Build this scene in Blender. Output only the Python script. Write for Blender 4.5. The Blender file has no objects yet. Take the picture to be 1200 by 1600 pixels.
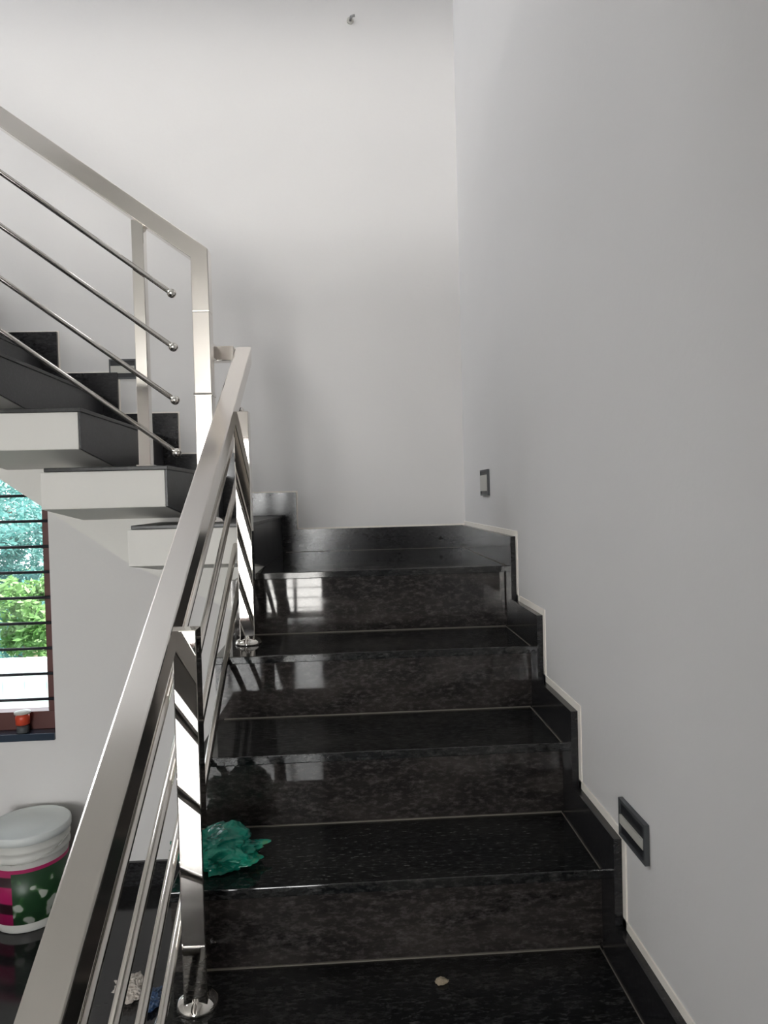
import bpy, bmesh, math, random
from mathutils import Vector, Matrix, noise, geometry
C = bpy.context.scene.collection
random.seed(7)

# ------------------------------------------------------------------ camera
EYE = 1.5917                                     # eye height above the floor
YAW, PITCH, ROLL, FPX = 0.0514, -0.0207, 0.0259, 1087.04
def make_camera():
    a, p, r = YAW, PITCH, ROLL
    R = Vector((math.cos(a), -math.sin(a), 0)); H = Vector((math.sin(a), math.cos(a), 0)); Z = Vector((0, 0, 1))
    F = H * math.cos(p) + Z * math.sin(p); U = Z * math.cos(p) - H * math.sin(p)
    R2 = R * math.cos(r) - U * math.sin(r); U2 = R * math.sin(r) + U * math.cos(r)
    cam = bpy.data.cameras.new('camera'); o = bpy.data.objects.new('camera', cam); C.objects.link(o)
    m = Matrix((R2, U2, -F)).transposed().to_4x4(); m.translation = (0, 0, EYE)
    o.matrix_world = m
    cam.sensor_fit = 'VERTICAL'; cam.sensor_height = 24; cam.lens = FPX / 1600 * 24
    cam.clip_start = 0.02
    bpy.context.scene.camera = o
make_camera()

# ------------------------------------------------------------------ world, lights, exposure
sc = bpy.context.scene
sc.view_settings.view_transform = 'Standard'; sc.view_settings.look = 'None'
sc.view_settings.gamma = 1; sc.view_settings.use_curve_mapping = False
sc.view_settings.exposure = 1.16
w = bpy.data.worlds.new('sky'); sc.world = w; w.use_nodes = True
bg = w.node_tree.nodes['Background']; bg.inputs[0].default_value = (0.84, 0.91, 1.0, 1); bg.inputs[1].default_value = 2.6

def area(name, loc, direction, sx, sy, power, col=(1, 1, 1), portal=False):
    l = bpy.data.lights.new(name, 'AREA'); l.shape = 'RECTANGLE'; l.size = sx; l.size_y = sy
    l.energy = power; l.color = col
    if portal: l.cycles.is_portal = True
    o = bpy.data.objects.new(name, l); C.objects.link(o); o.location = loc
    o.rotation_euler = Vector(direction).to_track_quat('-Z', 'Z').to_euler()
    return o
sun = bpy.data.lights.new('sun', 'SUN'); sun.energy = 14; sun.angle = .01; sun.color = (1.0, .95, .88)
so = bpy.data.objects.new('sun', sun); C.objects.link(so); so.location = (6, 0, 12)
so.rotation_euler = Vector((-.55, -.04, -.83)).to_track_quat('-Z', 'Y').to_euler()
# daylight through the windows of the house, plus an added upper side fill
area('upper_window_daylight', (-0.45, -2.35, EYE + 2.85), (0, 1, 0), 1.7, 0.9, 48, (1.0, 0.975, 0.95))
area('rear_window_daylight', (-1.30, -5.06, EYE - 0.40), (0, 1, 0), 1.95, 2.4, 122, (1.0, 0.985, 0.965))
area('upper_side_fill', (-4.3, 2.15, EYE + 2.9), (1, 0, 0), 1.3, 1.1, 24, (0.97, 0.98, 1.0))  # added fill to brighten the upper void, not a known window
area('stair_window_portal', (-1.62, 3.2, EYE - 0.36), (0, -1, 0), .80, 1.22, 1, portal=True)

# ------------------------------------------------------------------ helpers
def tag(o, label=None, cat=None, group=None, kind=None):
    if label: o['label'] = label
    if cat: o['category'] = cat
    if group: o['group'] = group
    if kind: o['kind'] = kind
    return o
def empty(name, loc, label, cat, group=None):
    o = bpy.data.objects.new(name, None); C.objects.link(o); o.location = loc; o.empty_display_size = .05
    tag(o, label, cat, group); bpy.context.view_layer.update()
    return o
class MB:
    def __init__(s): s.bm = bmesh.new()
    def box(s, x0, x1, y0, y1, z0, z1):
        v = [s.bm.verts.new((x, y, z)) for z in (z0, z1) for y in (y0, y1) for x in (x0, x1)]
        for f in ((0, 2, 3, 1), (4, 5, 7, 6), (0, 1, 5, 4), (2, 6, 7, 3), (0, 4, 6, 2), (1, 3, 7, 5)):
            s.bm.faces.new([v[i] for i in f])
        return s
    def prism(s, pts, axis, a, b):
        """polygon pts in the plane normal to axis, extruded from a to b"""
        def P(p, t): return (t, p[0], p[1]) if axis == 'X' else ((p[0], t, p[1]) if axis == 'Y' else (p[0], p[1], t))
        A = [s.bm.verts.new(P(p, a)) for p in pts]; B = [s.bm.verts.new(P(p, b)) for p in pts]
        n = len(pts)
        for tri in geometry.tessellate_polygon([[Vector((p[0], p[1], 0)) for p in pts]]):
            s.bm.faces.new([A[i] for i in tri]); s.bm.faces.new([B[i] for i in tri][::-1])
        for i in range(n): s.bm.faces.new((A[i], B[i], B[(i + 1) % n], A[(i + 1) % n]))
        bmesh.ops.dissolve_limit(s.bm, angle_limit=.001, verts=s.bm.verts, edges=s.bm.edges)
        return s
    def seg(s, p, q, w, h, upv=(0, 0, 1)):
        """box bar from p to q, w wide and h high across"""
        p, q = Vector(p), Vector(q); d = (q - p).normalized(); u = Vector(upv)
        side = d.cross(u).normalized(); u = side.cross(d).normalized()
        vs = []
        for c in (p, q):
            for a, b in ((-1, -1), (1, -1), (1, 1), (-1, 1)):
                vs.append(s.bm.verts.new(c + side * a * w / 2 + u * b * h / 2))
        for f in ((0, 3, 2, 1), (4, 5, 6, 7), (0, 1, 5, 4), (1, 2, 6, 5), (2, 3, 7, 6), (3, 0, 4, 7)):
            s.bm.faces.new([vs[i] for i in f])
        return s
    def rod(s, p, q, r, r2=None, n=16):
        p, q = Vector(p), Vector(q); r2 = r if r2 is None else r2
        d = (q - p).normalized(); a = d.orthogonal().normalized(); b = d.cross(a)
        A = [s.bm.verts.new(p + (a * math.cos(t) + b * math.sin(t)) * r) for t in [2 * math.pi * i / n for i in range(n)]]
        B = [s.bm.verts.new(q + (a * math.cos(t) + b * math.sin(t)) * r2) for t in [2 * math.pi * i / n for i in range(n)]]
        s.bm.faces.new(A[::-1]); s.bm.faces.new(B)
        for i in range(n):
            f = s.bm.faces.new((A[i], A[(i + 1) % n], B[(i + 1) % n], B[i])); f.smooth = True
        return s
    def lathe(s, c, prof, n=40, smooth=True):
        rings = []
        for r, z in prof:
            rings.append([s.bm.verts.new((c[0] + r * math.cos(2 * math.pi * i / n), c[1] + r * math.sin(2 * math.pi * i / n), c[2] + z)) for i in range(n)])
        for A, B in zip(rings, rings[1:]):
            for i in range(n):
                f = s.bm.faces.new((A[i], A[(i + 1) % n], B[(i + 1) % n], B[i])); f.smooth = smooth
        s.bm.faces.new(rings[0][::-1]); s.bm.faces.new(rings[-1])
        return s
    def ball(s, c, r, sub=3):
        g = bmesh.ops.create_icosphere(s.bm, subdivisions=sub, radius=r, matrix=Matrix.Translation(c))
        for v in g['verts']:
            for f in v.link_faces: f.smooth = True
        return s
    def build(s, name, mat, parent=None, bevel=0, label=None):
        bmesh.ops.recalc_face_normals(s.bm, faces=s.bm.faces)
        if bevel:
            es = [e for e in s.bm.edges if len(e.link_faces) == 2 and e.calc_face_angle(0) > .6 and not e.link_faces[0].smooth]
            bmesh.ops.bevel(s.bm, geom=es, offset=bevel, segments=2, affect='EDGES', profile=.6)
        me = bpy.data.meshes.new(name); s.bm.to_mesh(me); s.bm.free()
        mats = mat if isinstance(mat, (list, tuple)) else [mat]
        for m in mats: me.materials.append(m)
        o = bpy.data.objects.new(name, me); C.objects.link(o)
        if parent:
            o.parent = parent
            P = parent; off = Vector((0, 0, 0))
            while P is not None: off += P.location; P = P.parent
            me.transform(Matrix.Translation(-off))
        if label: o['label'] = label
        return o

# ------------------------------------------------------------------ materials
def mat(name, col, rough=.5, metal=0, spec=.5):
    m = bpy.data.materials.new(name); m.use_nodes = True
    b = m.node_tree.nodes['Principled BSDF']
    b.inputs['Base Color'].default_value = (*col, 1); b.inputs['Roughness'].default_value = rough
    b.inputs['Metallic'].default_value = metal; b.inputs['Specular IOR Level'].default_value = spec
    return m
def nodes(m): return m.node_tree.nodes, m.node_tree.links, m.node_tree.nodes['Principled BSDF']
def ramp(N, stops):
    r = N.new('ShaderNodeValToRGB'); e = r.color_ramp.elements
    e[0].position, e[0].color = stops[0][0], (*stops[0][1], 1)
    e[1].position, e[1].color = stops[-1][0], (*stops[-1][1], 1)
    for p, c in stops[1:-1]:
        k = e.new(p); k.color = (*c, 1)
    return r
def wall_mat(name, col):
    m = mat(name, col, .75, spec=.3); N, L, b = nodes(m)
    g = N.new('ShaderNodeNewGeometry')
    n = N.new('ShaderNodeTexNoise'); n.inputs['Scale'].default_value = 1.3; n.inputs['Detail'].default_value = 4
    L.new(g.outputs['Position'], n.inputs['Vector'])
    r = ramp(N, [(.3, tuple(c * .96 for c in col)), (.7, col)]); L.new(n.outputs['Fac'], r.inputs[0])
    L.new(r.outputs[0], b.inputs['Base Color'])
    n2 = N.new('ShaderNodeTexNoise'); n2.inputs['Scale'].default_value = 60; n2.inputs['Detail'].default_value = 3
    L.new(g.outputs['Position'], n2.inputs['Vector'])
    bp = N.new('ShaderNodeBump'); bp.inputs['Strength'].default_value = .04; bp.inputs['Distance'].default_value = .01
    L.new(n2.outputs['Fac'], bp.inputs['Height']); L.new(bp.outputs[0], b.inputs['Normal'])
    return m
def granite(name, base, fleck, dust, rough, dusty):
    m = mat(name, base, rough); N, L, b = nodes(m)
    g = N.new('ShaderNodeNewGeometry')
    mp = N.new('ShaderNodeMapping'); mp.inputs['Scale'].default_value = (1, 2.6, 2.2); L.new(g.outputs['Position'], mp.inputs[0])
    n1 = N.new('ShaderNodeTexNoise'); n1.inputs['Scale'].default_value = 55; n1.inputs['Detail'].default_value = 6; n1.inputs['Roughness'].default_value = .7
    L.new(mp.outputs[0], n1.inputs['Vector'])
    r1 = ramp(N, [(.47, (0, 0, 0)), (.60, (.35,) * 3), (.74, (1, 1, 1))]); L.new(n1.outputs['Fac'], r1.inputs[0])
    mx = N.new('ShaderNodeMixRGB'); mx.inputs[1].default_value = (*base, 1); mx.inputs[2].default_value = (*fleck, 1)
    L.new(r1.outputs[0], mx.inputs[0])
    n2 = N.new('ShaderNodeTexNoise'); n2.inputs['Scale'].default_value = 5; n2.inputs['Detail'].default_value = 7; n2.inputs['Distortion'].default_value = .6
    mp2 = N.new('ShaderNodeMapping'); mp2.inputs['Scale'].default_value = (.7, 1.5, 2.5); L.new(g.outputs['Position'], mp2.inputs[0])
    L.new(mp2.outputs[0], n2.inputs['Vector'])
    r2 = ramp(N, [(.42, (0, 0, 0)), (.75, (dusty,) * 3)]); L.new(n2.outputs['Fac'], r2.inputs[0])
    mx2 = N.new('ShaderNodeMixRGB'); mx2.inputs[2].default_value = (*dust, 1)
    L.new(r2.outputs[0], mx2.inputs[0]); L.new(mx.outputs[0], mx2.inputs[1]); L.new(mx2.outputs[0], b.inputs['Base Color'])
    b.inputs['Specular IOR Level'].default_value = .5
    r3 = ramp(N, [(.45, (rough,) * 3), (.85, (rough + .07,) * 3)]); L.new(n2.outputs['Fac'], r3.inputs[0]); L.new(r3.outputs[0], b.inputs['Roughness'])
    return m
def steel(name, col, rough):
    m = mat(name, col, rough, 1.0); N, L, b = nodes(m)
    g = N.new('ShaderNodeNewGeometry'); n = N.new('ShaderNodeTexNoise'); n.inputs['Scale'].default_value = 3; n.inputs['Detail'].default_value = 3
    L.new(g.outputs['Position'], n.inputs['Vector'])
    r = ramp(N, [(.3, (rough,) * 3), (.7, (rough * 1.9,) * 3)]); L.new(n.outputs['Fac'], r.inputs[0]); L.new(r.outputs[0], b.inputs['Roughness'])
    return m
M = {}
M['wall'] = wall_mat('wall_paint', (.735, .722, .715))
M['ceiling'] = wall_mat('ceiling_paint', (.80, .80, .79))
M['block'] = wall_mat('stair_plaster', (.74, .73, .70))
M['pale_halo'] = wall_mat('pale_halo', (.93, .88, .81))  # bright halo around the skirting, put into a cream strip colour
M['tread'] = granite('tread_granite', (.007, .008, .009), (.07, .07, .068), (.07, .065, .058), .06, .30)
M['riser'] = granite('riser_granite', (.016, .014, .014), (.10, .092, .088), (.095, .083, .075), .03, .42)
M['skirt'] = granite('skirting_granite', (.012, .012, .014), (.05, .05, .052), (.05, .048, .046), .14, .25)
M['upper_riser'] = granite('upper_riser_granite', (.02, .021, .024), (.06, .06, .064), (.06, .06, .06), .34, .3)
M['upper_tread'] = granite('upper_tread_granite', (.008, .009, .010), (.05, .05, .05), (.04, .04, .04), .34, .3)
M['floor'] = granite('floor_granite', (.012, .012, .014), (.04, .04, .042), (.05, .047, .044), .10, .25)
M['grout'] = mat('grout', (.20, .18, .155), .8)
M['steel'] = steel('polished_steel', (.82, .79, .75), .018)
M['steel_satin'] = steel('rail_steel', (.82, .78, .735), .12)
M['wood'] = mat('window_wood', (.11, .04, .035), .4)
M['bar'] = mat('grille_iron', (.012, .012, .02), .5)
M['sill'] = mat('sill_granite', (.03, .045, .07), .12)
M['black'] = mat('black_plastic', (.012, .013, .016), .45)
M['greybox'] = mat('grey_plastic', (.07, .075, .08), .5)
M['hook'] = mat('hook_metal', (.30, .30, .30), .5)
M['lightbox'] = mat('pale_plastic', (.50, .49, .45), .5)
M['bucket'] = mat('bucket_plastic', (.60, .60, .57), .4)
M['lid'] = mat('lid_plastic', (.68, .71, .70), .4)
M['chip'] = mat('plaster_chip', (.34, .28, .2), .9)
M['red'] = mat('red_plastic', (.62, .07, .03), .4)
M['fence'] = mat('fence_paint', (.88, .92, .95), .6)
M['bark'] = mat('bark', (.10, .08, .06), .9)
M['lawn'] = mat('lawn', (.04, .08, .035), .95)

# ------------------------------------------------------------------ dimensions
W, YB, X1, G2, YF = .4946, 2.9325, -.2835, .2382, 2.0267
ZL = EYE - .2317; H = .17; G = .2646; Y0 = 2.1014; S = .093; D = .0674
DZ = [0.014, -.0041, -.0018, .002, .0096, .004, 0, 0, 0]
DY = [0.0, -.0101, -.0078, .0185, 0, 0, 0, 0, 0]
XL = -.36
NY = [Y0 - k * G + DY[k] for k in range(9)]        # nosing positions, 0 = landing
NZ = [ZL - k * H + DZ[k] for k in range(8)] + [0]  # tread heights, 8 = floor
T = .02
REAR, UREAR, LEFT, CEIL = -4.8, -2.0, -4.0, 5.45
SLAB0, SLAB1 = 3.04, EYE + 1.638

# ------------------------------------------------------------------ the room
def struct(o): o['kind'] = 'structure'; return o
def wall_y(name, y0, y1, x0, x1, z0, z1, holes):
    """wall in the XZ plane, with rectangular holes (hx0,hx1,hz0,hz1), sorted and not overlapping in x within a band"""
    b = MB(); xs = sorted({x0, x1, *[h for q in holes for h in q[:2]]}); zs = sorted({z0, z1, *[h for q in holes for h in q[2:]]})
    for xa, xb in zip(xs, xs[1:]):
        run = None
        for za, zb in zip(zs, zs[1:]):
            hole = any(q[0] <= xa and xb <= q[1] and q[2] <= za and zb <= q[3] for q in holes)
            if not hole: b.box(xa, xb, y0, y1, za, zb)
    bmesh.ops.remove_doubles(b.bm, verts=b.bm.verts, dist=1e-5)
    bad = {}
    for f in b.bm.faces: bad.setdefault(tuple(sorted(v.index for v in f.verts)), []).append(f)
    return struct(b.build(name, M['wall']))
WX0, WX1, WZ0, WZ1 = -2.00, -1.236, EYE - .966, EYE + .25          # stair window opening
RX0, RX1, RZ0, RZ1 = -2.28, -.33, .03, EYE + .80            # rear window opening
UX0, UX1, UZ0, UZ1 = -1.3, .40, EYE + 2.4, EYE + 3.3               # upper rear window opening
def hole_wall(name, axis, a, b_, u0, u1, z0, z1, holes):
    B = MB()
    def bx(p, q, r, s_):
        if q - p < 1e-4 or s_ - r < 1e-4: return
        if axis == 'Y': B.box(p, q, a, b_, r, s_)
        else: B.box(a, b_, p, q, r, s_)
    # vertical strips between hole columns
    us = sorted({u0, u1, *[h for q in holes for h in q[:2]]})
    for p, q in zip(us, us[1:]):
        hs = sorted([h for h in holes if h[0] <= p and q <= h[1]], key=lambda h: h[2])
        z = z0
        for h in hs: bx(p, q, z, h[2]); z = h[3]
        bx(p, q, z, z1)
    return struct(B.build(name, M['wall']))
hole_wall('wall_back', 'Y', YB, YB + .2, LEFT - .2, W + .2, -.3, CEIL, [(WX0, WX1, WZ0, WZ1)])
hole_wall('wall_rear', 'Y', REAR - .2, REAR, LEFT - .2, W + .2, -.3, SLAB1, [(RX0, RX1, RZ0, RZ1)])
hole_wall('wall_upper', 'Y', UREAR - .2, UREAR, LEFT, W, SLAB1, CEIL, [(UX0, UX1, UZ0, UZ1)])
hole_wall('wall_left', 'X', LEFT - .2, LEFT, REAR, YB, -.3, CEIL, [(1.5, 2.8, EYE + 2.35, EYE + 3.45)])  # side opening added for the upper fill light
hole_wall('wall_right', 'X', W, W + .2, REAR, YB, -.3, CEIL, [])
b = MB(); b.box(LEFT, W, REAR, YB, -.15, 0); struct(b.build('floor', M['floor']))
b = MB(); b.box(LEFT - .2, W + .2, UREAR - .2, YB + .2, CEIL, CEIL + .15); struct(b.build('ceiling', M['ceiling']))
XTOP = X1 - 10 * G2
b = MB(); b.box(LEFT, W, REAR, 1.2, SLAB0, SLAB1); b.box(LEFT, XTOP - .0, 1.2, YB, SLAB0, SLAB1)
struct(b.build('ceiling', M['ceiling']))
b = MB(); b.box(-.19, W, -1.1, -.92, 0, SLAB0); struct(b.build('wall_light_block', M['wall']))  # unseen pier added behind the camera to dim the low right wall
b = MB(); b.box(LEFT, W, 1.2, 1.38, EYE + 2.32, CEIL); struct(b.build('beam_light_cut', M['wall']))  # unseen beam added to cut the upper light off the wall top

# windows ---------------------------------------------------------------
def window(name, x0, x1, yi, yo, z0, z1, n_panes, spacing, frame_mat, sill=True, frame_in=.05, low_rail=.075):
    """frame, horizontal iron bars, panes and sill of a window in a wall that runs along X"""
    sgn = 1 if yo > yi else -1
    ya, yb = sorted((yi + sgn * .05, yi + sgn * .11))
    root = empty(name, ((x0 + x1) / 2, (ya + yb) / 2, z0), None, None); struct(root)
    b = MB(); t = .045; zs = z0 + .03
    b.box(x0, x1, ya, yb, zs, zs + low_rail); b.box(x0, x1, ya, yb, z1 - t, z1)
    for i in range(n_panes + 1):
        x = x0 + (x1 - x0) * i / n_panes; xa = max(x0, x - t / 2); xb = min(x1, x + t / 2)
        if i == 0: xb = x0 + .025
        if i == n_panes: xa = x1 - .046
        b.box(xa, xb, ya, yb, zs + low_rail, z1 - t)
    b.build('window_frame', frame_mat, root, .003)
    if sill:
        b = MB(); b.box(x0, x1, min(yi - sgn * .012, yo), max(yi - sgn * .012, yo), z0 - .0, z0 + .03); b.build('window_sill', M['sill'], root, .002)
    z = zs + low_rail + .055; ybar = yi + sgn * .035
    while z < z1 - t:
        b = MB(); b.rod((x0 + .002, ybar, z), (x1 - .002, ybar, z), .0062, n=8); b.build('grille_bar', M['bar'], root)
        z += spacing
    for i in range(n_panes):
        xa = x0 + (x1 - x0) * i / n_panes + .022; xb = x0 + (x1 - x0) * (i + 1) / n_panes - (.022 if i < n_panes - 1 else .044)
        b = MB(); b.box(xa, xb, (ya + yb) / 2 - .002, (ya + yb) / 2 + .002, zs + low_rail - .005, z1 - t + .005); b.build('pane', M['glass'], root)
    return root
g = bpy.data.materials.new('window_glass'); g.use_nodes = True; M['glass'] = g
N, L = g.node_tree.nodes, g.node_tree.links; N.clear()
tr = N.new('ShaderNodeBsdfTransparent'); tr.inputs[0].default_value = (.96, .96, .95, 1)
gl = N.new('ShaderNodeBsdfGlossy'); gl.inputs['Roughness'].default_value = .02
mx = N.new('ShaderNodeMixShader'); mx.inputs[0].default_value = .06; out = N.new('ShaderNodeOutputMaterial')
L.new(tr.outputs[0], mx.inputs[1]); L.new(gl.outputs[0], mx.inputs[2]); L.new(mx.outputs[0], out.inputs[0])
window('window_1', WX0, WX1, YB, YB + .2, WZ0, WZ1, 2, .1065, M['wood'])
window('window_2', RX0, RX1, REAR, REAR - .2, RZ0, RZ1, 5, .13, M['wood'])
window('window_3', UX0, UX1, UREAR, UREAR - .2, UZ0, UZ1, 3, .3, M['wood'])

# skirtings ---------------------------------------------------------------
sk = .018
top = []                                            # outline of the skirting on the right wall, from the corner down
top.append((YB, NZ[0] + S))
for k in range(8):
    top.append((NY[k] - D, NZ[k] + S)); top.append((NY[k] - D, NZ[k + 1] + S))
top.append((REAR, S))
low = [(REAR, 0)]
for k in range(7, -1, -1): low += [(NY[k], NZ[k + 1]), (NY[k], NZ[k])]
low.append((YB, NZ[0]))
b = MB(); b.prism(top + low, 'X', W - sk, W); struct(b.build('baseboard_right', M['skirt']))
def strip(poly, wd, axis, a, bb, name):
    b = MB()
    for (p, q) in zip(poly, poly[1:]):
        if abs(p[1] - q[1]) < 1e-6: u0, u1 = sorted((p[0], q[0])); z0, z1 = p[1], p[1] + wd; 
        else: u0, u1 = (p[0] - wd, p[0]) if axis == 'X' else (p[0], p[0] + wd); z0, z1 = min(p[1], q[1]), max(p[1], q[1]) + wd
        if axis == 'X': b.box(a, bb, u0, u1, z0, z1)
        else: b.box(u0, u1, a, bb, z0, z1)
    o = b.build(name, M['pale_halo']); return struct(o)
strip(top[:-1], .016, 'X', W - .003, W, 'halo_strip_right')  # pale halo following the skirting outline, built as a thin strip
UZt = [ZL + j * H for j in range(12)]               # tread heights of the upper flight, 0 = landing
UX = [None] + [X1 - (j - 1) * G2 for j in range(1, 13)]
topb = [(W, ZL + DZ[0] + S)]
for j in range(1, 11): topb += [(UX[j] + D, UZt[j - 1] + S + (DZ[0] if j == 1 else 0)), (UX[j] + D, UZt[j] + S)]
topb.append((UX[11], UZt[10] + S))
lowb = [(UX[11], UZt[10])]
for j in range(10, 0, -1): lowb += [(UX[j] + .006, UZt[j]), (UX[j] + .006, UZt[j - 1] + (DZ[0] if j == 1 else 0))]
lowb.append((W, ZL + DZ[0]))
b = MB(); b.prism(topb + lowb, 'Y', YB - .015, YB); struct(b.build('baseboard_back', M['skirt']))
strip(topb[:-1], .006, 'Y', YB - .003, YB, 'halo_strip_back')
b = MB(); b.box(LEFT, XL, YB - .015, YB, 0, .10); struct(b.build('baseboard_back', M['skirt']))
b = MB(); b.box(LEFT, LEFT + .015, REAR, YB, 0, .10); struct(b.build('baseboard_left', M['skirt']))
b = MB(); b.box(LEFT, W, REAR, REAR + .015, 0, .10); struct(b.build('baseboard_rear', M['skirt']))

# ------------------------------------------------------------------ lower flight and landing
fl = empty('stair_flight', (.07, 1.0, 0), 'lower flight of polished black granite stairs climbing away from the viewer', 'stairs', 'stair flights')
pts = []
for k in range(7, 0, -1): pts += [(NY[k] + .035, NZ[k + 1] if k < 7 else 0.0), (NY[k] + .035, NZ[k] - T)]
pts += [(NY[0] + .035, NZ[1] - T), (NY[0] + .035, NZ[0] - .16), (NY[1] + .10, NZ[1] - .28), (NY[7] + .35, 0.0)]
b = MB(); b.prism(pts, 'X', XL + .01, W); b.build('concrete_body', M['block'], fl)
for k in range(1, 8):
    yb = NY[k - 1] + .034
    b = MB(); b.box(XL, W, NY[k], yb, NZ[k] - T, NZ[k]); b.build('tread', M['tread'], fl, .002)
for k in range(0, 8):
    b = MB(); x1 = W - sk if k else W - sk
    b.box(XL, W - .0005, NY[k] + .014, NY[k] + .034, NZ[k + 1], NZ[k] - T); r = b.build('riser', M['riser'], fl)
    b = MB(); b.box(XL + .02, W - sk - .001, NY[k] + .0105, NY[k] + .0139, NZ[k + 1] + .0002, NZ[k + 1] + .0028); b.build('grout_line', M['grout'], r)
for k in range(1, 8):
    b = MB(); b.box(W - sk - .0025, W - sk - .0003, NY[k] + .003, NY[k - 1] + .010, NZ[k] + .0002, NZ[k] + .0012); b.build('edge_joint', M['grout'], fl)

ld = empty('stair_landing', (.1, 2.5, ZL), 'black granite landing in the corner where the two flights meet', 'landing')
b = MB(); b.box(XL + .01, W, NY[0] + .036, YB, ZL - .16, NZ[0] - T); b.build('concrete_body', M['block'], ld)
b = MB(); b.box(X1 + .0, W, NY[0], YB, NZ[0] - T, NZ[0]); b.build('floor_slab', M['tread'], ld, .002)
b = MB(); b.box(W - sk - .0025, W - sk - .0003, NY[0] + .003, YB - .016, NZ[0] + .0002, NZ[0] + .0012)
b.box(X1 + .02, W - sk - .003, YB - .0175, YB - .0153, NZ[0] + .0002, NZ[0] + .0012); b.build('edge_joint', M['grout'], ld)

# ------------------------------------------------------------------ upper flight
uf = empty('stair_flight', (-1.4, 2.48, ZL), 'upper flight with white box steps and black granite risers climbing left', 'stairs', 'stair flights')
YS = 2.33                                           # near face of the carrying beam
def soff(x): return EYE - .0147 - .714 * (x + .98)
pts = []
for j in range(1, 11): pts += [(UX[j] - .001, max(UZt[j - 1] - .0, 0) if j > 1 else ZL - .16), (UX[j] - .001, UZt[j] - .0125)]
pts += [(UX[11], UZt[10] - .0125), (UX[11], soff(UX[11])), (X1 - .45, soff(X1 - .45)), (X1 - .05, ZL - .16)]
b = MB(); b.prism(pts, 'Y', YS, YB); b.build('carrying_beam', M['block'], uf)
for j in range(1, 11):
    zt = UZt[j] - .012; zb = UZt[j] - .118; x1_, x0_ = UX[j], max(UX[j] - .35, UX[11] + .002)
    yn = YF if j > 0 else YF
    b = MB(); b.prism([(YF, zb), (YF, zt), (YS + .01, zt), (YS + .01, zb - .04)], 'X', x0_, x1_ - .001)
    b.build('step_block', M['block'], uf, .003)
    b = MB(); b.box(x0_ + .012, x1_ + .009, YF - .004, YB - .0, zt + .0003, UZt[j]); b.build('tread', M['upper_tread'], uf, .002)
    b = MB(); z0 = UZt[j - 1] + .0005 + (DZ[0] if j == 1 else 0)
    b.prism([(YF + .002, zb + .001), (YF + .002, zt), (YB - .0, zt), (YB - .0, z0), (YS + .0, z0), (YS + .0, zb - .038)], 'X', x1_, x1_ + .005)
    b.build('riser', M['upper_riser'], uf)

# ------------------------------------------------------------------ railings
sl = H / G
RX = -.332; RW = .05
ZR = EYE + .3592
def rt(y): return ZR + (y - Y0) * sl               # top of the lower handrail
lr = empty('stair_railing', (RX, 1.26, NZ[4]), 'stainless steel railing with flat handrail rising beside the lower flight', 'railing', 'stainless stair railings')
hv = RW / math.cos(math.atan(sl))                  # vertical depth of the handrail
b = MB(); y0, y1 = .12, 2.34
b.prism([(y0, rt(y0) - hv), (y0, rt(y0)), (y1, rt(y1)), (y1, rt(y1) - hv)], 'X', RX - RW / 2, RX + RW / 2)
b.build('handrail', M['steel_satin'], lr, .003)
b = MB(); b.box(-.444, RX - RW / 2 - .0005, 2.29, 2.335, EYE + .458, EYE + .505); b.box(-.444, -.412, 2.112, 2.29, EYE + .458, EYE + .505); b.build('connector', M['steel_satin'], lr, .002)
PX = -.293; PW = .021
def flange(c, parent, r=.037):
    b = MB(); b.lathe(c, [(r, 0), (r, .004), (r * .93, .010), (r * .72, .015), (.022, .018), (.0215, .024)], 32); return b.build('base_flange', M['steel'], parent)
for (y, k) in ((1.99, 1), (1.25, 4), (.44, 7)):
    b = MB(); b.box(PX - PW, PX + PW, y - PW, y + PW, NZ[k] + .002, rt(y) - hv * .6); p = b.build('post', M['steel'], lr, .002)
    flange((PX, y, NZ[k] + .0003), p)
BX = -.322
for q in (.14, .29, .44, .59):
    ya, yb = .20, 2.20
    b = MB(); b.rod((BX - .006, ya, rt(ya) - q), (BX - .006, yb, rt(yb) - q), .0082); o = b.build('rail_bar', M['steel_satin'], lr)
    b = MB(); b.ball((BX - .006, ya, rt(ya) - q), .0125); b.build('ball_cap', M['steel'], o)
    b = MB(); b.ball((BX - .006, yb, rt(yb) - q), .0125); b.build('ball_cap', M['steel'], o)

YU = 2.0867; sl2 = H / G2
def ut(x): return EYE + .6636 - (x - X1) * sl2     # top of the upper handrail
ur = empty('stair_railing', (-.59, YU, UZt[2]), 'stainless steel railing with ball ended bars climbing left on the upper flight', 'railing', 'stainless stair railings')
NX = -.413
hv2 = .05 / math.cos(math.atan(sl2))
b = MB(); xe = NX + .025; xs = -2.45
b.prism([(xe, ut(xe)), (xs, ut(xs)), (xs, ut(xs) - hv2), (NX - .025, ut(NX - .025) - hv2), (NX - .025, EYE + .556), (xe, EYE + .556)], 'Y', YU - .025, YU + .025)
b.build('handrail', M['steel_satin'], ur, .002)
b = MB(); b.box(NX - .025, NX + .025, YU - .025, YU + .025, UZt[1] + .002, EYE + .5555); nw = b.build('newel_post', M['steel_satin'], ur, .002)
flange((NX, YU, UZt[1] + .0003), nw, .042)
b = MB(); b.box(NX - .028, NX + .028, YU - .028, YU + .028, EYE + .312, EYE + .319); b.build('collar', M['steel'], nw, .001)
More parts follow.
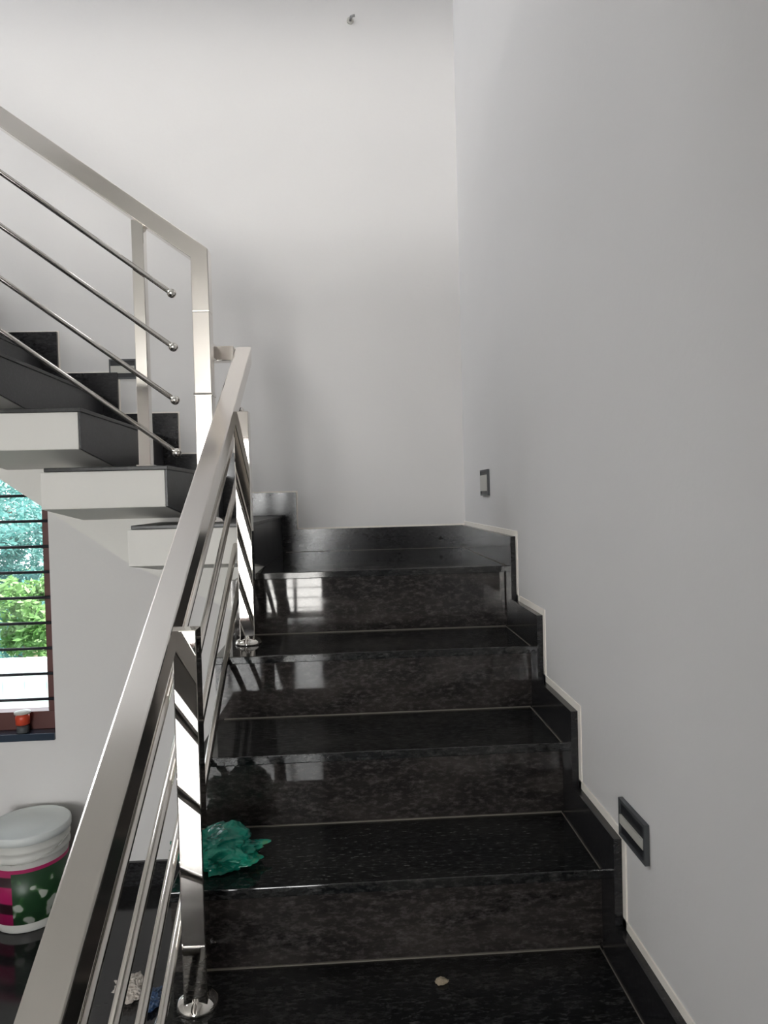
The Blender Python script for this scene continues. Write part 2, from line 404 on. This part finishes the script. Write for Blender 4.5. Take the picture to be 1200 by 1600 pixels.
for (x, j) in ((-.590, 2), (-.590 - 3 * G2, 5), (-.590 - 6 * G2, 8)):
    b = MB(); b.box(x - .017, x + .017, YU - .017, YU + .017, UZt[j] + .002, ut(x) - hv2 + .004); p = b.build('post', M['steel'], ur, .0015)
    b = MB(); b.box(x - .023, x + .023, YU - .023, YU + .023, UZt[j] + .0003, UZt[j] + .006); b.build('base_plate', M['steel'], p, .001)
for z in (.608, .453, .299, .146):
    xa = -.494; zz = EYE + z; xb = -2.3
    s_ = (.972 - .613) / (.979 - .494)
    b = MB(); b.rod((xa, YU - .028, zz), (xb, YU - .028, zz + (xa - xb) * s_), .0075); o = b.build('rail_bar', M['steel'], ur)
    b = MB(); b.ball((xa, YU - .028, zz), .0135); b.build('ball_cap', M['steel'], o)
    b = MB(); b.ball((xb, YU - .028, zz + (xa - xb) * s_), .0135); b.build('ball_cap', M['steel'], o)

# ------------------------------------------------------------------ electrical boxes
def wall_box(axis, u0, u1, z0, z1, face, label, gap):
    """open recessed switch box: grey rim, black ends, pale strap across the middle"""
    if axis == 'X':   # on the right wall, facing -X
        P = lambda b, u_0, u_1, z_0, z_1, d0, d1: b.box(face - d1, face - d0, u_0, u_1, z_0, z_1)
        loc = (face, (u0 + u1) / 2, z0)
    else:
        P = lambda b, u_0, u_1, z_0, z_1, d0, d1: b.box(u_0, u_1, face - d1, face - d0, z_0, z_1)
        loc = ((u0 + u1) / 2, face, z0)
    r = empty('switch_box', loc, label, 'switch box', 'unfinished electrical boxes on the walls')
    t = .006; hz = z1 - z0
    b = MB(); P(b, u0, u1, z0, z1, .0005, .003); P(b, u0, u1, z0, z0 + t, .003, .009); P(b, u0, u1, z1 - t, z1, .003, .009)
    P(b, u0, u0 + t, z0 + t, z1 - t, .003, .009); P(b, u1 - t, u1, z0 + t, z1 - t, .003, .009)
    b.build('rim', M['greybox'], r)
    b = MB(); P(b, u0 + t, u1 - t, z1 - t - hz * gap, z1 - t, .0031, .0065); P(b, u0 + t, u1 - t, z0 + t, z0 + t + hz * gap * .8, .0031, .0065); b.build('dark_cavity', M['black'], r)
    b = MB(); P(b, u0 + t, u1 - t, z0 + t + hz * gap * .8, z1 - t - hz * gap, .0031, .010); b.build('strap', M['lightbox'], r)
    return r
wall_box('X', 1.142, 1.256, EYE - .636, EYE - .566, W, 'open electrical box low on the right wall touching the stair skirting', .33)
wall_box('X', 2.40, 2.53, EYE - .002, EYE + .09, W, 'small pale electrical box on the right wall beside the corner above the landing', .14)
wall_box('Y', -.965, -.856, EYE + .516, EYE + .597, YB, 'open electrical box on the back wall behind the upper railing bars', .27)

hk = empty('wall_hook', (.063, YB, EYE + 1.982), 'tiny grey metal hook high on the back wall near the top', 'hook')
b = MB(); b.rod((.063, YB, EYE + 1.982), (.063, YB - .006, EYE + 1.982), .014); b.build('plate', M['lightbox'], hk)
b = MB(); b.rod((.063, YB - .006, EYE + 1.982), (.066, YB - .03, EYE + 1.98), .005); b.rod((.066, YB - .03, EYE + 1.98), (.082, YB - .032, EYE + 1.984), .005); b.build('stem', M['hook'], hk)

# ------------------------------------------------------------------ paint bucket
bx, by = -1.275, 2.755
m = mat('bucket_label', (.02, .10, .03), .4); N, L, bs = nodes(m); M['label'] = m
tc = N.new('ShaderNodeTexCoord'); sp = N.new('ShaderNodeSeparateXYZ'); L.new(tc.outputs['Object'], sp.inputs[0])
n = N.new('ShaderNodeTexNoise'); n.inputs['Scale'].default_value = 16; n.inputs['Detail'].default_value = 1.5; L.new(tc.outputs['Object'], n.inputs['Vector'])
r = ramp(N, [(.54, (.016, .055, .022)), (.585, (.03, .10, .03)), (.62, (.42, .45, .40))]); L.new(n.outputs['Fac'], r.inputs[0])
# pink panel on the left part of the label, pink band along its top
lt = N.new('ShaderNodeMath'); lt.operation = 'LESS_THAN'; lt.inputs[1].default_value = -.008; L.new(sp.outputs['X'], lt.inputs[0])
zz = N.new('ShaderNodeMath'); zz.operation = 'GREATER_THAN'; zz.inputs[1].default_value = .232; L.new(sp.outputs['Z'], zz.inputs[0])
mxx = N.new('ShaderNodeMath'); mxx.operation = 'MAXIMUM'; L.new(lt.outputs[0], mxx.inputs[0]); L.new(zz.outputs[0], mxx.inputs[1])
wv = N.new('ShaderNodeTexWave'); wv.bands_direction = 'Z'; wv.inputs['Scale'].default_value = 3.2; wv.inputs['Distortion'].default_value = 1; L.new(tc.outputs['Object'], wv.inputs['Vector'])
r2 = ramp(N, [(.25, (.03, .01, .015)), (.4, (.36, .012, .10))]); L.new(wv.outputs['Fac'], r2.inputs[0])
r2b = N.new('ShaderNodeMixRGB'); L.new(zz.outputs[0], r2b.inputs[0]); L.new(r2.outputs[0], r2b.inputs[1]); r2b.inputs[2].default_value = (.40, .012, .11, 1)
mc = N.new('ShaderNodeMixRGB'); L.new(mxx.outputs[0], mc.inputs[0]); L.new(r.outputs[0], mc.inputs[1]); L.new(r2b.outputs[0], mc.inputs[2]); L.new(mc.outputs[0], bs.inputs['Base Color'])
bk = empty('paint_bucket', (bx, by, 0), 'white plastic paint bucket with green and pink label on the floor by the back wall', 'bucket')
b = MB(); b.lathe((bx, by, .0005), [(.122, 0), (.127, .004), (.129, .02), (.131, .035), (.1395, .262), (.141, .268), (.146, .272), (.146, .281), (.141, .285), (.1425, .30), (.147, .304), (.147, .313), (.142, .317), (.143, .338)], 48)
b.build('pail', M['bucket'], bk)
b = MB(); b.lathe((bx, by, .0005), [(.1300, .036), (.1322, .036), (.1402, .245), (.138, .245)], 64); b.build('label', M['label'], bk)
b = MB(); b.lathe((bx, by, .0005), [(.1445, .334), (.151, .336), (.152, .352), (.151, .362), (.147, .366), (.143, .363), (.139, .358), (.06, .359)], 48); b.build('lid', M['lid'], bk)
b = MB(); pv = None
for i in range(15):
    t = math.pi * (i / 14); p = Vector((bx + .1505 * math.cos(t + math.pi), by - .1505 * math.sin(t) * .98, .318 - .05 * math.sin(t)))
    if pv is not None: b.rod(pv, p, .0022, n=8)
    pv = p
b.build('handle', M['bucket'], bk)

# ------------------------------------------------------------------ green plastic bag
def crumple(name, c, size, mt, seed, label, cat, squash=.5, amp=.35, sub=5, freq=1.0, fine=.35, shape=None):
    bm = bmesh.new(); bmesh.ops.create_icosphere(bm, subdivisions=sub, radius=1)
    off = Vector((seed * 7.1, seed * 3.3, seed))
    for v in bm.verts:
        d = v.co.normalized()
        k = 1 + amp * (noise.noise(d * 1.6 * freq + off)) + amp * .55 * (abs(noise.noise(d * 3.7 * freq + off)) - .2) * 2 + amp * fine * (abs(noise.noise(d * 8 * freq + off)) - .2) * 2 + amp * fine * .3 * noise.noise(d * 19 * freq + off)
        p = d * k
        if shape: p = shape(p)
        p = Vector((p.x * size[0], p.y * size[1], p.z * size[2]))
        p.z = max(p.z, -size[2] * squash + .002 * noise.noise(d * 9))
        v.co = p
    zmin = min(v.co.z for v in bm.verts)
    for v in bm.verts: v.co.z -= zmin
    me = bpy.data.meshes.new(name); bm.to_mesh(me); bm.free(); me.materials.append(mt)
    o = bpy.data.objects.new(name, me); C.objects.link(o); o.location = c; tag(o, label, cat); return o
m = mat('green_plastic', (.006, .21, .15), .22); N, L, bs = nodes(m); M['green'] = m
bs.inputs['Transmission Weight'].default_value = .15
tc = N.new('ShaderNodeTexCoord'); n = N.new('ShaderNodeTexNoise'); n.inputs['Scale'].default_value = 18; n.inputs['Detail'].default_value = 4; L.new(tc.outputs['Object'], n.inputs['Vector'])
r = ramp(N, [(.35, (.004, .13, .10)), (.55, (.008, .27, .19)), (.68, (.015, .34, .22)), (.78, (.16, .25, .04))]); L.new(n.outputs['Fac'], r.inputs[0]); L.new(r.outputs[0], bs.inputs['Base Color'])
bp = N.new('ShaderNodeBump'); bp.inputs['Strength'].default_value = .5; bp.inputs['Distance'].default_value = .01; n3 = N.new('ShaderNodeTexNoise'); n3.inputs['Scale'].default_value = 40; L.new(tc.outputs['Object'], n3.inputs['Vector']); L.new(n3.outputs['Fac'], bp.inputs['Height']); L.new(bp.outputs[0], bs.inputs['Normal'])
def bagshape(p):
    q = p.copy()
    if q.x > .3: q.z *= 1 - .5 * (q.x - .3); q.x *= 1.12
    return q
crumple('plastic_bag', (-.287, 1.425, NZ[3] + .0005), (.084, .060, .044), M['green'], 2, 'crumpled green plastic bag lying on a stair tread beside the railing', 'plastic bag', squash=.55, shape=bagshape, fine=.07)
m = mat('white_plastic_film', (.55, .50, .45), .35); M['film'] = m
crumple('paper_scrap', (-.745, 2.27, .0005), (.050, .045, .035), M['film'], 5, 'crumpled whitish paper scrap on the dark floor behind the railing bars', 'litter', amp=.35, fine=.2)
m = mat('blue_plastic_film', (.03, .07, .16), .35); M['bluefilm'] = m
crumple('plastic_scrap', (-.665, 2.22, .0005), (.028, .04, .018), M['bluefilm'], 9, 'small dark blue plastic scrap on the floor beside the whitish paper', 'litter', amp=.5, sub=4)
crumple('plaster_chip', (.149, 1.264, NZ[4] + .0003), (.011, .008, .005), M['chip'], 3, 'small tan plaster chip lying on the nearest visible stair tread', 'debris', amp=.5, sub=3)

# ------------------------------------------------------------------ little bottle on the window sill
bt = empty('bottle', (-1.372, YB + .012, WZ0 + .0305), 'small bottle with a red body on the sill of the barred window', 'bottle')
c = (-1.372, YB + .012, WZ0 + .0305)
b = MB(); b.lathe(c, [(.020, 0), (.024, .003), (.024, .022), (.017, .032)], 24); b.build('base', M['greybox'], bt)
b = MB(); b.lathe(c, [(.017, .0321), (.027, .036), (.028, .066), (.024, .078)], 24); b.build('body', M['red'], bt)
b = MB(); b.lathe(c, [(.024, .0781), (.032, .080), (.032, .087), (.010, .092)], 24); b.build('cap', M['lightbox'], bt)

# ------------------------------------------------------------------ outside
b = MB(); b.box(-14, 8, YB + .2, 22, -.5, -.3); tag(struct(b.build('ground_back', M['lawn'])))
b = MB(); b.box(-16, 10, -22, REAR - .2, -.5, -.3); m = mat('paved_yard', (.55, .53, .50), .8); M['yard'] = m; struct(b.build('ground_front', M['yard']))
fn = empty('garden_fence', (-3.3, 5.6, -.3), 'white garden fence of upright boards outside the barred window', 'fence')
b = MB(); b.box(-7.0, .5, 5.63, 5.67, -.3, -.22); b.box(-7.0, .5, 5.63, 5.67, .16, .24); b.build('fence_rail', M['fence'], fn)
x = -7.0
while x < .5:
    if -4.6 < x < -1.8:
        b = MB(); b.box(x, x + .155, 5.60, 5.629, -.299, .40); b.build('fence_board', M['fence'], fn)
    x += .17
lm = []
for nm, col in (('leaf_blue_green', (.05, .17, .16)), ('leaf_bright_green', (.085, .19, .05)), ('leaf_deep_green', (.02, .09, .04))):
    m = mat(nm, col, .55); N, L, bs = nodes(m)
    bs.inputs['Subsurface Weight'].default_value = 0
    tr = N.new('ShaderNodeBsdfTranslucent'); tr.inputs[0].default_value = (*[min(1, c * 1.5) for c in col], 1)
    mx = N.new('ShaderNodeMixShader'); mx.inputs[0].default_value = .4; L.new(bs.outputs[0], mx.inputs[1]); L.new(tr.outputs[0], mx.inputs[2]); L.new(mx.outputs[0], N['Material Output'].inputs[0])
    lm.append(m)
def tree(x, y, zc, rad, hgt, n, mt, label, seed):
    rnd = random.Random(seed); r = empty('tree', (x, y, -.3), label, 'tree', 'garden trees outside the barred window')
    b = MB(); b.rod((x, y, -.32), (x + .05, y, zc), .06, .03, 10); b.build('trunk', M['bark'], r)
    b = MB(); cl = [(Vector((rnd.gauss(0, .45), rnd.gauss(0, .45), rnd.uniform(-.8, .8))), rnd.uniform(.25, .5)) for _ in range(14)]
    for i in range(n):
        c, cr = rnd.choice(cl); d = Vector((rnd.gauss(0, 1), rnd.gauss(0, 1), rnd.gauss(0, 1))).normalized() * cr * rnd.random() ** .4
        p = c + d; p = Vector((x + p.x * rad, y + p.y * rad, zc + p.z * hgt))
        a = Vector((rnd.gauss(0, 1), rnd.gauss(0, 1), rnd.gauss(0, .6))).normalized(); u = a.orthogonal().normalized(); s = rnd.uniform(.022, .055)
        v = [b.bm.verts.new(p + q) for q in (-a * s, u * s * .38, a * s, -u * s * .38)]; b.bm.faces.new(v)
    b.build('foliage', mt, r)
tree(-2.95, 6.5, .55, .36, .42, 3500, lm[1], 'small bright green shrub just beyond the white fence', 1)
tree(-3.55, 7.6, .85, .75, .75, 8000, lm[0], 'blue green bush between the small shrub and the taller tree', 5)
tree(-4.5, 9.4, 1.6, 1.05, 1.0, 5500, lm[0], 'tall blue green tree rising behind the bush', 2)
tree(-4.7, 6.6, .9, .6, .6, 4000, lm[2], 'low deep green shrub at the left of the window view', 3)
tree(-5.2, 13.6, 1.7, 1.7, 1.5, 6000, lm[2], 'dark green tree farthest behind the fence', 4)
